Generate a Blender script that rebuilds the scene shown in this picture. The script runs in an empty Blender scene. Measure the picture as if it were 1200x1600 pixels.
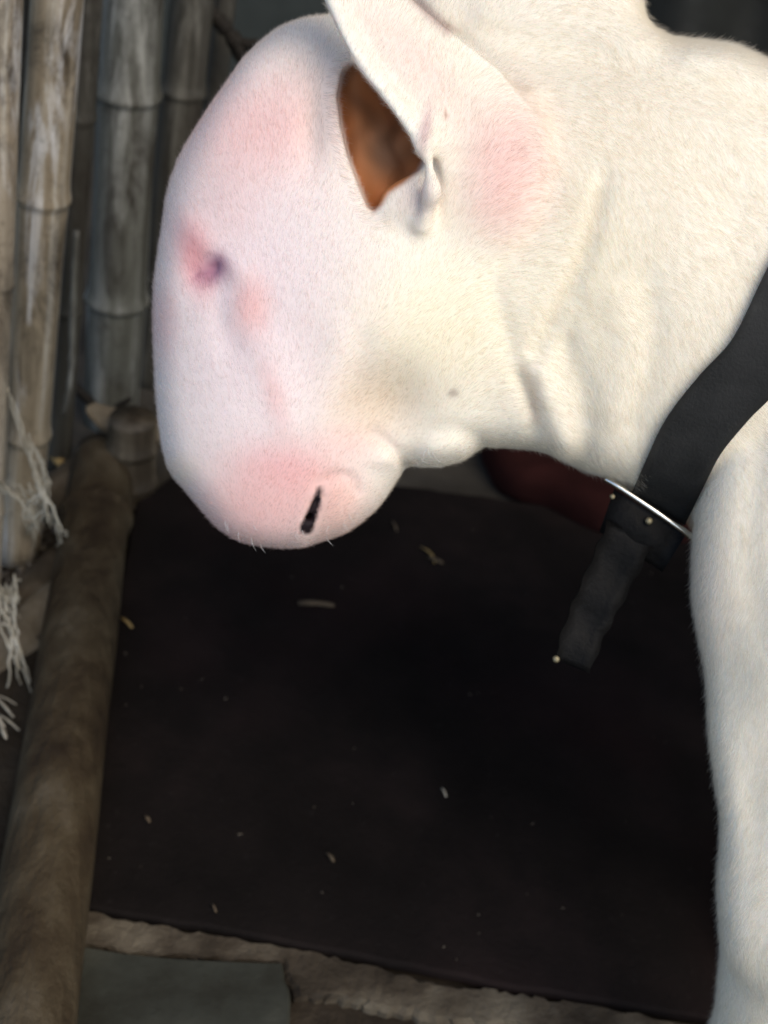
import bpy, math, random
import numpy as np
from mathutils import Matrix, Vector, Euler

random.seed(7)
rng = np.random.default_rng(11)
scene = bpy.context.scene
C = scene.collection
PI = math.pi

# ------------------------------------------------------------------ camera, light, exposure
W0, H0 = 1200.0, 1600.0
VFOV = math.radians(40.0)
F_PX = H0 / 2 / math.tan(VFOV / 2)
CAM_Z, PITCH, ROLL = 0.75, 35.0, 8.5
D0 = 0.70                                  # distance from the camera to the dog's head
S0 = D0 / F_PX                             # metres per photo pixel at the head
cam_m = (Matrix.Translation((0, 0, CAM_Z)) @ Matrix.Rotation(math.radians(90 - PITCH), 4, 'X')
         @ Matrix.Rotation(math.radians(ROLL), 4, 'Z'))
cd = bpy.data.cameras.new('camera')
cam = bpy.data.objects.new('camera', cd)
C.objects.link(cam)
cam.matrix_world = cam_m
cd.sensor_fit = 'VERTICAL'
cd.angle = VFOV
cd.clip_start = 0.02
cd.clip_end = 400
cd.dof.use_dof = True
cd.dof.focus_distance = 0.60
cd.dof.aperture_fstop = 6.8
scene.camera = cam

SUN_EL, SUN_AZ = 48.0, 140.0               # degrees; azimuth clockwise from +Y
world = bpy.data.worlds.new('World')
scene.world = world
world.use_nodes = True
wn = world.node_tree
sky = wn.nodes.new('ShaderNodeTexSky')
sky.sky_type = 'NISHITA'
sky.sun_disc = False
sky.sun_elevation = math.radians(SUN_EL)
sky.sun_rotation = math.radians(SUN_AZ)
wn.links.new(sky.outputs[0], wn.nodes['Background'].inputs[0])
wn.nodes['Background'].inputs[1].default_value = 0.14
sl = bpy.data.lights.new('sun', 'SUN')
sl.energy = 1.5
sl.angle = math.radians(50)
sl.color = (1.0, 0.87, 0.66)
sun = bpy.data.objects.new('sun', sl)
C.objects.link(sun)
_az, _el = math.radians(SUN_AZ), math.radians(SUN_EL)
to_sun = Vector((math.sin(_az) * math.cos(_el), math.cos(_az) * math.cos(_el), math.sin(_el)))
sun.rotation_euler = to_sun.to_track_quat('Z', 'Y').to_euler()
sun.location = to_sun * 10
vs = scene.view_settings
vs.view_transform = 'Standard'
vs.look = 'None'
vs.gamma = 1.0
vs.use_curve_mapping = False
vs.exposure = 0.64
try:
    scene.cycles_curves.shape = 'RIBBONS'
except Exception:
    pass

MW = np.array(cam_m)[:3, :3]
CW = np.array(cam_m)[:3, 3]


def loc(px, py, w=0.0):
    """camera-frame point seen at photo pixel (px,py), w head-pixels nearer than the head's mid plane"""
    d = D0 - w * S0
    return np.array([(px - 600) / F_PX * d, -(py - 800) / F_PX * d, -d])


def to_world(p):
    return CW + np.asarray(p) @ MW.T


def to_local(p):
    return (np.asarray(p) - CW) @ MW


def ray(px, py):
    return MW @ np.array([(px - 600) / F_PX, -(py - 800) / F_PX, -1.0])


def G(px, py, z=0.0):
    """point of the level z that the photo shows at (px,py)"""
    r = ray(px, py)
    return Vector(CW + r * ((z - CW[2]) / r[2]))


def at_y(px, py, y):
    r = ray(px, py)
    return Vector(CW + r * (y / r[1]))


def depth_of(p):
    return -to_local(np.array(p))[2]


def proj(p):
    q = to_local(np.array(p))
    return 600 + q[0] / -q[2] * F_PX, 800 - q[1] / -q[2] * F_PX


# ------------------------------------------------------------------ materials
def new_mat(name, rough=0.8, spec=0.3):
    m = bpy.data.materials.new(name)
    m.use_nodes = True
    b = m.node_tree.nodes['Principled BSDF']
    b.inputs['Roughness'].default_value = rough
    b.inputs['Specular IOR Level'].default_value = spec
    return m, m.node_tree, b


def ramp(nt, src, stops):
    r = nt.nodes.new('ShaderNodeValToRGB')
    e = r.color_ramp.elements
    while len(e) < len(stops):
        e.new(0.5)
    for k, (p, c) in enumerate(stops):
        e[k].position = p
        e[k].color = (*c, 1)
    nt.links.new(src, r.inputs[0])
    return r.outputs[0]


def noise(nt, scale, detail=6, rough=0.6, coord='Object', vec_scale=None, dist=0.0):
    tc = nt.nodes.new('ShaderNodeTexCoord')
    mp = nt.nodes.new('ShaderNodeMapping')
    if vec_scale:
        mp.inputs['Scale'].default_value = vec_scale
    nt.links.new(tc.outputs[coord], mp.inputs[0])
    n = nt.nodes.new('ShaderNodeTexNoise')
    n.inputs['Scale'].default_value = scale
    n.inputs['Detail'].default_value = detail
    n.inputs['Roughness'].default_value = rough
    n.inputs['Distortion'].default_value = dist
    nt.links.new(mp.outputs[0], n.inputs['Vector'])
    return n.outputs['Fac']


def mixc(nt, fac, a, b):
    m = nt.nodes.new('ShaderNodeMix')
    m.data_type = 'RGBA'
    for sock, v in ((m.inputs[0], fac), (m.inputs[6], a), (m.inputs[7], b)):
        if isinstance(v, (int, float)):
            sock.default_value = v
        elif isinstance(v, tuple):
            sock.default_value = (*v, 1)
        else:
            nt.links.new(v, sock)
    return m.outputs[2]


def bump(nt, b, h, strength=0.4, dist=0.004):
    bn = nt.nodes.new('ShaderNodeBump')
    bn.inputs['Strength'].default_value = strength
    bn.inputs['Distance'].default_value = dist
    nt.links.new(h, bn.inputs['Height'])
    nt.links.new(bn.outputs[0], b.inputs['Normal'])


def noise_mat(name, stops, scale=8, rough=0.85, spec=0.25, bscale=None, bstr=0.5, bdist=0.004, vec=None, detail=7):
    m, nt, b = new_mat(name, rough, spec)
    n = noise(nt, scale, detail, vec_scale=vec)
    nt.links.new(ramp(nt, n, stops), b.inputs['Base Color'])
    bump(nt, b, noise(nt, bscale or scale * 6, 5, vec_scale=vec), bstr, bdist)
    return m


def culm_mat(name, dark, mid, light, grime=(0.020, 0.014, 0.009)):
    """weathered bamboo: streaks along the culm (object z), blotches, grime"""
    m, nt, b = new_mat(name, 0.55, 0.35)
    streak = noise(nt, 1.0, 6, 0.6, vec_scale=(70, 70, 2.6))
    c1 = ramp(nt, streak, [(0.30, dark), (0.50, mid), (0.72, light)])
    blot = noise(nt, 17, 8, 0.70, vec_scale=(1.3, 1.3, .45), dist=0.8)
    f = ramp(nt, blot, [(0.47, (0, 0, 0)), (0.66, (1, 1, 1))])
    c2 = mixc(nt, f, c1, grime)
    peel = noise(nt, 1.0, 7, 0.65, vec_scale=(34, 34, 5), dist=0.6)
    f3 = ramp(nt, peel, [(0.54, (0, 0, 0)), (0.66, (0.75, 0.75, 0.75))])
    c2 = mixc(nt, f3, c2, tuple(min(.7, v * 1.55 + .02) for v in light))
    fine = noise(nt, 160, 3)
    f2 = ramp(nt, fine, [(0.55, (0, 0, 0)), (0.75, (0.35, 0.35, 0.35))])
    c3 = mixc(nt, f2, c2, grime)
    nt.links.new(c3, b.inputs['Base Color'])
    bump(nt, b, streak, 0.35, 0.002)
    return m


M_CULM_PALE = culm_mat('bamboo_pale', (0.20, 0.155, 0.105), (0.38, 0.325, 0.25), (0.66, 0.64, 0.58))
M_CULM_TAN = culm_mat('bamboo_tan', (0.15, 0.112, 0.068), (0.30, 0.245, 0.17), (0.60, 0.58, 0.52))
M_CULM_GREY = culm_mat('bamboo_grey', (0.055, 0.053, 0.042), (0.105, 0.103, 0.086), (0.22, 0.22, 0.20))
M_CULM_DARK = culm_mat('bamboo_dark', (0.030, 0.028, 0.022), (0.055, 0.05, 0.04), (0.09, 0.085, 0.07))
M_POLE = noise_mat('bamboo_ground', [(0.32, (0.020, 0.012, 0.006)), (0.46, (0.042, 0.029, 0.015)), (0.56, (0.058, 0.043, 0.024)), (0.70, (0.092, 0.073, 0.048))], 22, 0.8, 0.2, 90, 0.9, 0.006, (1, 1, .6), 10)
M_STUMP = culm_mat('bamboo_stump', (0.022, 0.015, 0.009), (0.045, 0.033, 0.02), (0.10, 0.08, 0.055))
M_TWINE = noise_mat('dry_fibre', [(0.3, (0.25, 0.22, 0.16)), (0.7, (0.58, 0.54, 0.45))], 40, 0.9)
M_TWIG = noise_mat('dark_twig', [(0.3, (0.010, 0.008, 0.006)), (0.7, (0.022, 0.018, 0.014))], 30)
M_STRAW = noise_mat('straw_yellow', [(0.3, (0.24, 0.15, 0.05)), (0.7, (0.42, 0.30, 0.13))], 60)
M_STRAW_DULL = noise_mat('straw_dull', [(0.3, (0.05, 0.035, 0.022)), (0.7, (0.13, 0.095, 0.06))], 60)
M_STRAW_PALE = noise_mat('straw_pale', [(0.3, (0.25, 0.21, 0.15)), (0.7, (0.50, 0.45, 0.36))], 60)
M_CHIP = noise_mat('orange_chip', [(0.3, (0.16, 0.08, 0.05)), (0.7, (0.26, 0.14, 0.09))], 60)
M_GROUND = noise_mat('earth', [(0.25, (0.010, 0.008, 0.006)), (0.55, (0.030, 0.023, 0.016)), (0.8, (0.060, 0.048, 0.035))], 9, 0.95, 0.1, 60, 0.8, 0.008)
M_DUST = noise_mat('dusty_concrete', [(0.25, (0.030, 0.027, 0.023)), (0.6, (0.065, 0.058, 0.048)), (0.8, (0.09, 0.08, 0.066))], 11, 0.95, 0.1, 70, 0.5, 0.004)
M_SLAB = noise_mat('grey_green_slab', [(0.34, (0.018, 0.017, 0.012)), (0.5, (0.030, 0.031, 0.024)), (0.70, (0.050, 0.050, 0.039))], 14, 0.9, 0.2, 90, 0.4, 0.003)
M_EDGE = noise_mat('worn_wood', [(0.34, (0.020, 0.015, 0.010)), (0.50, (0.055, 0.043, 0.030)), (0.70, (0.14, 0.118, 0.085))], 17, 0.95, 0.15, 80, 0.8, 0.006)
M_WALL = noise_mat('grey_wall', [(0.3, (0.030, 0.034, 0.031)), (0.6, (0.050, 0.055, 0.050)), (0.85, (0.075, 0.08, 0.072))], 5, 0.9, 0.2, 50, 0.5, 0.004)
M_SHADE_ROOF = noise_mat('shade_roof_boards', [(0.3, (0.05, 0.04, 0.03)), (0.7, (0.10, 0.085, 0.065))], 6, 0.9, 0.2)
M_MAROON = noise_mat('maroon_cloth', [(0.3, (0.018, 0.0048, 0.004)), (0.7, (0.032, 0.009, 0.0075))], 24, 0.95, 0.1, 400, 0.6, 0.001)


def mat_rubber():
    m, nt, b = new_mat('black_rubber', 0.95, 0.04)
    n1 = noise(nt, 5.5, 7, 0.62)
    base = ramp(nt, n1, [(0.30, (0.0056, 0.0048, 0.0045)), (0.50, (0.0105, 0.0084, 0.0078)), (0.72, (0.022, 0.0155, 0.0142))])
    n2 = noise(nt, 3.1, 4, 0.5)
    ff = ramp(nt, n2, [(0.50, (0, 0, 0)), (0.72, (0.7, 0.7, 0.7))])
    c = mixc(nt, ff, base, (0.024, 0.0125, 0.0122))
    n3 = noise(nt, 130, 3, 0.7)
    f3 = ramp(nt, n3, [(0.62, (0, 0, 0)), (0.80, (0.5, 0.5, 0.5))])
    c = mixc(nt, f3, c, (0.032, 0.028, 0.026))
    nt.links.new(c, b.inputs['Base Color'])
    bump(nt, b, noise(nt, 220, 4), 0.5, 0.002)
    return m


M_RUBBER = mat_rubber()


def mat_strap():
    m, nt, b = new_mat('black_webbing', 0.75, 0.25)
    w = nt.nodes.new('ShaderNodeTexNoise')
    w.inputs['Scale'].default_value = 55
    w.inputs['Detail'].default_value = 5
    tc = nt.nodes.new('ShaderNodeTexCoord')
    nt.links.new(tc.outputs['Object'], w.inputs['Vector'])
    nt.links.new(ramp(nt, w.outputs['Fac'], [(0.35, (0.010, 0.0102, 0.010)), (0.65, (0.018, 0.018, 0.0175)), (0.8, (0.030, 0.030, 0.028))]), b.inputs['Base Color'])
    bump(nt, b, noise(nt, 700, 2), 0.5, 0.0008)
    return m


M_STRAP = mat_strap()
M_LEASH = noise_mat('black_leather', [(0.35, (0.003, 0.0029, 0.0029)), (0.65, (0.006, 0.0056, 0.0056)), (0.85, (0.012, 0.011, 0.011))], 45, 0.6, 0.10, 120, 0.6, 0.002)
M_METAL, _nt, _b = new_mat('nickel', 0.22, 0.5)
_b.inputs['Metallic'].default_value = 1.0
_b.inputs['Base Color'].default_value = (0.75, 0.72, 0.66, 1)
M_BRASS, _nt, _b = new_mat('worn_brass', 0.55, 0.5)
_b.inputs['Metallic'].default_value = 0.8
_b.inputs['Base Color'].default_value = (0.22, 0.19, 0.12, 1)
M_EYE, _nt, _b = new_mat('eye', 0.35, 0.4)
_b.inputs['Base Color'].default_value = (0.035, 0.016, 0.022, 1)


# ------------------------------------------------------------------ object helpers
def tag(o, label=None, cat=None, group=None, kind=None):
    for k, v in (('label', label), ('category', cat), ('group', group), ('kind', kind)):
        if v:
            o[k] = v
    return o


def empty(name, p, label, cat, group=None):
    o = bpy.data.objects.new(name, None)
    o.empty_display_size = 0.05
    o.location = p
    C.objects.link(o)
    return tag(o, label, cat, group)


def mesh_obj(name, verts, faces, mat, parent=None, smooth=True, origin=None):
    verts = np.asarray(verts, dtype=np.float64).reshape(-1, 3)
    base = np.array(parent.location if (parent and parent.parent is None) else (0, 0, 0)) if origin is None else np.array(origin)
    if parent is not None and parent.parent is not None:
        base = np.array(parent.parent.location)
    me = bpy.data.meshes.new(name)
    me.from_pydata((verts - base).tolist(), [], faces)
    me.polygons.foreach_set('use_smooth', [smooth] * len(me.polygons))
    me.materials.append(mat)
    me.update()
    o = bpy.data.objects.new(name, me)
    C.objects.link(o)
    if parent is not None:
        o.parent = parent
    elif origin is not None:
        o.location = origin
    return o


def tube(pts, radii, seg=8, caps=True):
    """tube through world points"""
    pts = [Vector(p) for p in pts]
    V, Fc = [], []
    n = len(pts)
    prev = None
    for i, p in enumerate(pts):
        t = (pts[min(i + 1, n - 1)] - pts[max(i - 1, 0)]).normalized()
        if prev is None:
            a = t.orthogonal().normalized()
        else:
            a = (prev - t * prev.dot(t)).normalized()
        prev = a
        b = t.cross(a)
        r = radii[i] if isinstance(radii, (list, tuple, np.ndarray)) else radii
        for k in range(seg):
            q = 2 * PI * k / seg
            V.append(p + a * (math.cos(q) * r) + b * (math.sin(q) * r))
    for i in range(n - 1):
        for k in range(seg):
            k2 = (k + 1) % seg
            Fc.append((i * seg + k, i * seg + k2, (i + 1) * seg + k2, (i + 1) * seg + k))
    if caps:
        Fc.append(tuple(range(seg - 1, -1, -1)))
        Fc.append(tuple((n - 1) * seg + k for k in range(seg)))
    return [tuple(v) for v in V], Fc


def spline(pts, n):
    """Catmull-Rom through points (any dimension)"""
    P = np.asarray(pts, float)
    P = np.vstack([2 * P[0] - P[1], P, 2 * P[-1] - P[-2]])
    m = len(P) - 3
    out = []
    for u in np.linspace(0, m - 1e-9, n):
        i = int(u)
        t = u - i
        a, b, c, d = P[i:i + 4]
        out.append(0.5 * (2 * b + (c - a) * t + (2 * a - 5 * b + 4 * c - d) * t * t + (3 * b - a - 3 * c + d) * t ** 3))
    return np.array(out)


def slab(poly, z0, z1, jitter=0.0, sub=1, bevel=0.0):
    """prism over a ground polygon; edges can be subdivided and made uneven"""
    pts = []
    n = len(poly)
    for i in range(n):
        a, b = Vector(poly[i][:2]), Vector(poly[(i + 1) % n][:2])
        for k in range(sub):
            p = a.lerp(b, k / sub)
            pts.append((p.x + random.uniform(-jitter, jitter), p.y + random.uniform(-jitter, jitter)))
    n = len(pts)
    cx = sum(p[0] for p in pts) / n
    cy = sum(p[1] for p in pts) / n
    rings = [(z0, 0.0), (z1 - bevel, 0.0), (z1, bevel)] if bevel else [(z0, 0.0), (z1, 0.0)]
    V = []
    for z, ins in rings:
        for x, y in pts:
            d = math.hypot(x - cx, y - cy)
            V.append((x - (x - cx) / d * ins, y - (y - cy) / d * ins, z))
    Fc = []
    for r in range(len(rings) - 1):
        for k in range(n):
            k2 = (k + 1) % n
            Fc.append((r * n + k, r * n + k2, (r + 1) * n + k2, (r + 1) * n + k))
    Fc.append(tuple(range((len(rings) - 1) * n, len(rings) * n)))
    Fc.append(tuple(range(n - 1, -1, -1)))
    return V, Fc


# ------------------------------------------------------------------ the setting
def sheet(name, x0, y0, x1, y1, z, mat, n=24):
    V, Fc = [], []
    for j in range(n + 1):
        for i in range(n + 1):
            V.append((x0 + (x1 - x0) * i / n, y0 + (y1 - y0) * j / n, z))
    for j in range(n):
        for i in range(n):
            a = j * (n + 1) + i
            Fc.append((a, a + 1, a + n + 2, a + n + 1))
    return tag(mesh_obj(name, V, Fc, mat), kind='structure')


sheet('ground', -60, -60, 60, 60, 0.0, M_GROUND)

WALL_Y = 1.95
wall_v, wall_f = slab([(-2.6, WALL_Y), (2.6, WALL_Y), (2.6, WALL_Y + 0.15), (-2.6, WALL_Y + 0.15)], 0, 2.35)
wall = mesh_obj('concrete_wall', wall_v, wall_f, M_WALL, origin=(0, WALL_Y, 0), smooth=False)
tag(wall, 'dark grey green concrete wall standing behind the bamboo culms and the dog', 'wall')

# dark tarpaulin hanging on the wall behind the back of the dog
V, Fc = [], []
nx_, nz_ = 60, 24
ta_, tb_ = at_y(930, 20, WALL_Y - .10).x, at_y(1700, 20, WALL_Y - .10).x
for j in range(nz_ + 1):
    for i in range(nx_ + 1):
        x = ta_ + (tb_ - ta_) * i / nx_
        z = .12 + 1.6 * j / nz_
        dy = .022 * math.sin(x * 34 + 1.5 * math.sin(z * 4)) + .018 * math.sin(x * 13 + z * 5) + .01 * math.sin(z * 17 + x * 9)
        V.append((x, WALL_Y - .075 + dy, z))
for j in range(nz_):
    for i in range(nx_):
        a = j * (nx_ + 1) + i
        Fc.append((a, a + 1, a + nx_ + 2, a + nx_ + 1))
tp = mesh_obj('tarpaulin', V, Fc, noise_mat('dark_tarp', [(0.3, (0.011, 0.011, 0.009)), (0.7, (0.024, 0.024, 0.020))], 7, 0.6, 0.3), origin=(ta_, WALL_Y, 0))
sm_ = tp.modifiers.new('thickness', 'SOLIDIFY')
sm_.thickness = .002
tag(tp, 'dark folded tarpaulin hanging on the wall behind the shoulder of the dog', 'tarpaulin')

# dusty concrete beyond the black mat
fs_v, fs_f = slab([G(-700, 790)[:2], G(1700, 790)[:2], (2.4, WALL_Y - .01), (-2.4, WALL_Y - .01)], 0.0, 0.004)
tag(mesh_obj('concrete_floor', fs_v, fs_f, M_DUST, smooth=False), kind='structure')

# black rubber mat
mat_px = [(106, 1428), (450, 1488), (760, 1552), (1130, 1612), (1900, 1740), (1560, 905), (1180, 850), (820, 800), (640, 776), (300, 735), (215, 800), (180, 950), (140, 1180)]
mp = [G(x, y)[:2] for x, y in mat_px]
mv, mf = slab(mp, 0.004, 0.012, 0.0012, 8, 0.002)
mat_o = mesh_obj('rubber_mat', mv, mf, M_RUBBER, smooth=False, origin=(*mp[0], 0.004))
tag(mat_o, 'worn black rubber mat covering the ground beneath the dog', 'mat')

# worn wooden edging along the near edge of the mat
up = [(100, 1432), (215, 1456), (330, 1474), (450, 1495), (560, 1518), (700, 1552), (800, 1566), (900, 1583), (1130, 1622), (1500, 1690)]
lo = [(1490, 1760), (1120, 1668), (900, 1624), (800, 1612), (700, 1610), (610, 1590), (540, 1572), (455, 1566), (440, 1514), (330, 1508), (215, 1500), (100, 1480)]
ev, ef = slab([G(x, y)[:2] for x, y in up + lo], 0.0, 0.009, 0.0020, 9, 0.004)
edge_o = mesh_obj('edging_board', ev, ef, M_EDGE, smooth=False, origin=tuple(G(560, 1540)))
tag(edge_o, 'worn dusty brown edging board along the near edge of the black mat', 'board')

# grey green slab in the lower left
sv, sf = slab([G(x, y)[:2] for x, y in [(95, 1488), (215, 1506), (438, 1520), (452, 1572), (448, 1760), (60, 1790)]], 0.0, 0.010, 0.0008, 4, 0.002)
slab_o = mesh_obj('paving_slab', sv, sf, M_SLAB, smooth=False, origin=tuple(G(280, 1580)))
tag(slab_o, 'grey green paving slab in front of the mat beside the lying bamboo pole', 'slab')

# unseen roof added to shade the bamboo and the wall, resting on the wall and two posts (above the frame)
roof = empty('shade_roof', (0, 1.0, 0), 'added low roof of brown boards, out of view, shading the bamboo fence and the concrete wall', 'roof')
for k in range(11):
    x0 = -.975 + k * .325
    v_, f_ = slab([(x0, 0.75), (x0 + .318, 0.75), (x0 + .318, 2.09), (x0, 2.09)], 0, .022)
    v_ = [(a, b, c + 2.15 + (b - .75) * .16) for a, b, c in v_]
    mesh_obj('board', v_, f_, M_SHADE_ROOF, roof, smooth=False)
for x0 in (-.9, 2.4):
    mesh_obj('post', *tube([(x0, .85, 0), (x0, .85, 2.14)], .05, 12), M_SHADE_ROOF, roof)
# folded maroon cloth beyond the mat
def cloth():
    pts = [(748, 690), (752, 728), (770, 764), (800, 790), (850, 806), (920, 842), (1000, 862), (1100, 850), (1150, 760), (1100, 640), (900, 600), (760, 620)]
    pp = spline([tuple(G(x, y)[:2]) for x, y in pts + pts[:1]], 60)[:-1]
    c = pp.mean(0)
    V, Fc = [], []
    prof = [(1.0, 0.006), (1.03, 0.016), (1.02, 0.030), (0.96, 0.040), (0.80, 0.043), (0.45, 0.040), (0.15, 0.042)]
    n = len(pp)
    for s, z in prof:
        for k, p in enumerate(pp):
            a = 2 * PI * k / n
            V.append((*(c + (p - c) * s), z + 0.002 * math.sin(7 * a + s * 9) * s))
    V.append((*c, 0.042))
    for r in range(len(prof) - 1):
        for k in range(n):
            k2 = (k + 1) % n
            Fc.append((r * n + k, r * n + k2, (r + 1) * n + k2, (r + 1) * n + k))
    for k in range(n):
        Fc.append(((len(prof) - 1) * n + k, (len(prof) - 1) * n + (k + 1) % n, len(V) - 1))
    o = mesh_obj('folded_cloth', V, Fc, M_MAROON, origin=(*c, 0))
    tag(o, 'dark maroon folded cloth lying past the black mat under the throat of the dog', 'cloth')


cloth()

# ------------------------------------------------------------------ bamboo
def culm_geom(p0, p1, r0, r1, nodes, seg=18, step=0.03, gap=None, wob=0.0):
    """culm from p0 to p1; nodes = distances along it with a swollen ring"""
    p0, p1 = Vector(p0), Vector(p1)
    L = (p1 - p0).length
    ts = set(np.arange(0, L, step).tolist() + [L])
    for n in nodes:
        for d in (-0.016, -0.008, -0.004, -0.0015, 0, 0.0015, 0.004, 0.008, 0.016):
            if 0 <= n + d <= L:
                ts.add(n + d)
    ts = sorted(ts)
    pts, rad = [], []
    ph = random.uniform(0, 9)
    ax = (p1 - p0).normalized()
    ox = ax.orthogonal().normalized()
    for t in ts:
        r = r0 + (r1 - r0) * t / L
        for n in nodes:
            d = abs(t - n)
            r *= 1 + 0.10 * math.exp(-(d / 0.006) ** 2) - 0.09 * math.exp(-((t - n + 0.005) / 0.0022) ** 2) + 0.035 * math.exp(-(d / 0.02) ** 2)
        r *= 1 + 0.012 * math.sin(t * 31 + ph)
        pts.append(p0.lerp(p1, t / L) + ox * (wob * math.sin(t * 5 + ph)))
        rad.append(r)
    return tube(pts, rad, seg)


fence = empty('bamboo_fence', G(110, 700), 'fence of upright weathered bamboo culms at the left edge of the photo', 'fence')


def culm(bx, by, tx, ty, w_px, node_rows, mat, extra=0.25, name='culm', w_top=None, parent=None):
    b = G(bx, by)
    t = at_y(tx, ty, b.y)
    r = w_px / 2 / F_PX * depth_of((b + t) / 2)
    d = (t - b).normalized()
    L = (t - b).length + extra
    e = b + d * L
    nodes = []
    for row in node_rows:
        for q in np.linspace(0, L, 700):
            if proj(b + d * q)[1] <= row:
                nodes.append(q)
                break
    nodes.append(L - 0.02)
    # build upright about its own axis so that the grain runs along it
    V, Fc = culm_geom((0, 0, -0.01), (0, 0, L), r * 1.02, r * 0.97, nodes, wob=0.0012)
    o = mesh_obj(name, V, Fc, mat, origin=(0, 0, 0))
    o.parent = parent or fence
    o.rotation_mode = 'QUATERNION'
    o.rotation_quaternion = d.to_track_quat('Z', 'Y')
    o.location = b - o.parent.location
    return o


culm(-150, 1010, -130, 0, 80, [300, 700], M_CULM_TAN)
culm(-75, 970, -58, 0, 84, [180, 620], M_CULM_PALE)
culm(-22, 930, 8, 0, 48, [420, 780], M_CULM_PALE)
culm(28, 868, 88, 0, 74, [288, 660], M_CULM_TAN)
culm(92, 735, 138, 0, 40, [165, 470], M_CULM_DARK)
culm(172, 662, 206, 0, 90, [128, 452], M_CULM_GREY)
culm(238, 600, 300, 0, 64, [126, 420], M_CULM_DARK)
culm(300, 560, 352, 0, 34, [140, 330], M_CULM_DARK)
culm(-210, 1040, -190, 0, 70, [420, 760], M_CULM_GREY)
culm(-4, 800, 44, 0, 30, [350, 560], M_CULM_DARK)

# the long pole lying along the mat
pole_r = 61 / F_PX * 1.0
pa, pb = G(163, 716, pole_r), G(28, 1690, pole_r)
pole = empty('bamboo_pole', (pa.x, pa.y, 0), 'thick brown bamboo pole lying along the left edge of the black mat', 'pole')


def axis_obj(name, a, b, V, Fc, mat, parent):
    o = mesh_obj(name, V, Fc, mat, origin=(0, 0, 0))
    o.parent = parent
    o.rotation_mode = 'QUATERNION'
    o.rotation_quaternion = (Vector(b) - Vector(a)).to_track_quat('Z', 'Y')
    o.location = Vector(a) - parent.location
    return o


L = (pb - pa).length
V, Fc = culm_geom((0, 0, 0.012), (0, 0, L), pole_r, pole_r * 1.05, [(pa - G(153, 796, pole_r)).length, 0.66], 26)
Fc = Fc[:-2] + [Fc[-1]]
axis_obj('culm', pa, pb, V, Fc, M_POLE, pole)
# cut end: rim ring and the diaphragm inside it
V, Fc = [], []
seg = 26
for rr, zz in ((1.0, 0.0122), (1.0, 0.0), (0.78, 0.0), (0.78, 0.03)):
    for k in range(seg):
        q = 2 * PI * k / seg
        V.append((math.cos(q) * pole_r * rr, math.sin(q) * pole_r * rr, zz))
for r in range(3):
    for k in range(seg):
        Fc.append((r * seg + k, r * seg + (k + 1) % seg, (r + 1) * seg + (k + 1) % seg, (r + 1) * seg + k))
Fc.append(tuple(3 * seg + k for k in range(seg)))
axis_obj('cut_end', pa, pb, V, Fc, M_STUMP, pole)

# short stump at the foot of the grey culm
st = empty('bamboo_stump', G(206, 775), 'short brown bamboo stump between the grey culm and the lying pole', 'stump')
culm(206, 775, 206, 652, 74, [735], M_STUMP, 0.0, 'culm', parent=st)
def sheath(px, py, z, length, width, ang, curl, mat, label, group='dry bamboo sheaths at the foot of the fence'):
    """curled dry sheath: a thin trough with uneven ends"""
    c = G(px, py, z)
    a = math.radians(ang)
    d = Vector((math.cos(a), math.sin(a), random.uniform(-.1, .15))).normalized()
    sd = d.cross(Vector((0, 0, 1))).normalized()
    up = sd.cross(d)
    nu, nv_ = 9, 7
    top, bot = [], []
    for i in range(nu):
        t = i / (nu - 1) - .5
        wd = width * (0.35 + 0.65 * math.cos(PI * t * .8)) * random.uniform(.9, 1.1)
        for j in range(nv_):
            q = (j / (nv_ - 1) - .5) * curl
            r = wd / curl
            p = c + d * (t * length + random.uniform(-.003, .003)) + sd * (r * math.sin(q)) + up * (r * math.cos(q) - r + .02 * math.sin(t * 5) * length)
            top.append(p)
            bot.append(p - up * .0012)
    V = [tuple(p) for p in top + bot]
    o_ = nu * nv_
    Fc = []
    for i in range(nu - 1):
        for j in range(nv_ - 1):
            k = i * nv_ + j
            Fc.append((k, k + 1, k + nv_ + 1, k + nv_))
            Fc.append((o_ + k, o_ + k + nv_, o_ + k + nv_ + 1, o_ + k + 1))
    for i in range(nu - 1):
        for j in (0, nv_ - 1):
            k = i * nv_ + j
            Fc.append((k, k + nv_, o_ + k + nv_, o_ + k))
    for j in range(nv_ - 1):
        for i in (0, nu - 1):
            k = i * nv_ + j
            Fc.append((k, k + 1, o_ + k + 1, o_ + k))
    o = mesh_obj('bamboo_sheath', V, Fc, mat, origin=tuple(c))
    return tag(o, label, 'sheath', group)


M_SHEATH = noise_mat('dry_sheath', [(0.3, (0.030, 0.022, 0.014)), (0.55, (0.07, 0.053, 0.034)), (0.8, (0.15, 0.12, 0.085))], 26, 0.85, 0.2, 90, 0.6, 0.004)
M_SHEATH_P = noise_mat('pale_sheath', [(0.3, (0.09, 0.07, 0.045)), (0.6, (0.17, 0.14, 0.10)), (0.8, (0.30, 0.26, 0.20))], 26, 0.85, 0.2, 90, 0.6, 0.004)
sheath(212, 650, .075, .085, .05, -8, 2.5, M_SHEATH_P, 'pale dry sheath lying across the taller stump beside the dog')
sheath(110, 735, .03, .10, .06, 60, 2.0, M_SHEATH, 'dark dry sheath at the foot of the narrow dark culm')
sheath(60, 905, .012, .10, .05, 80, 1.8, M_SHEATH, 'dry sheath lying left of the lying pole near the orange chip')
sheath(180, 720, .03, .09, .05, 100, 2.0, M_SHEATH, 'dry sheath lying between the stump and the lying pole')
sheath(20, 985, .010, .14, .05, 70, 1.8, M_SHEATH_P, 'long pale sheath at the left photo edge beside the lowest fibre')


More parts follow.
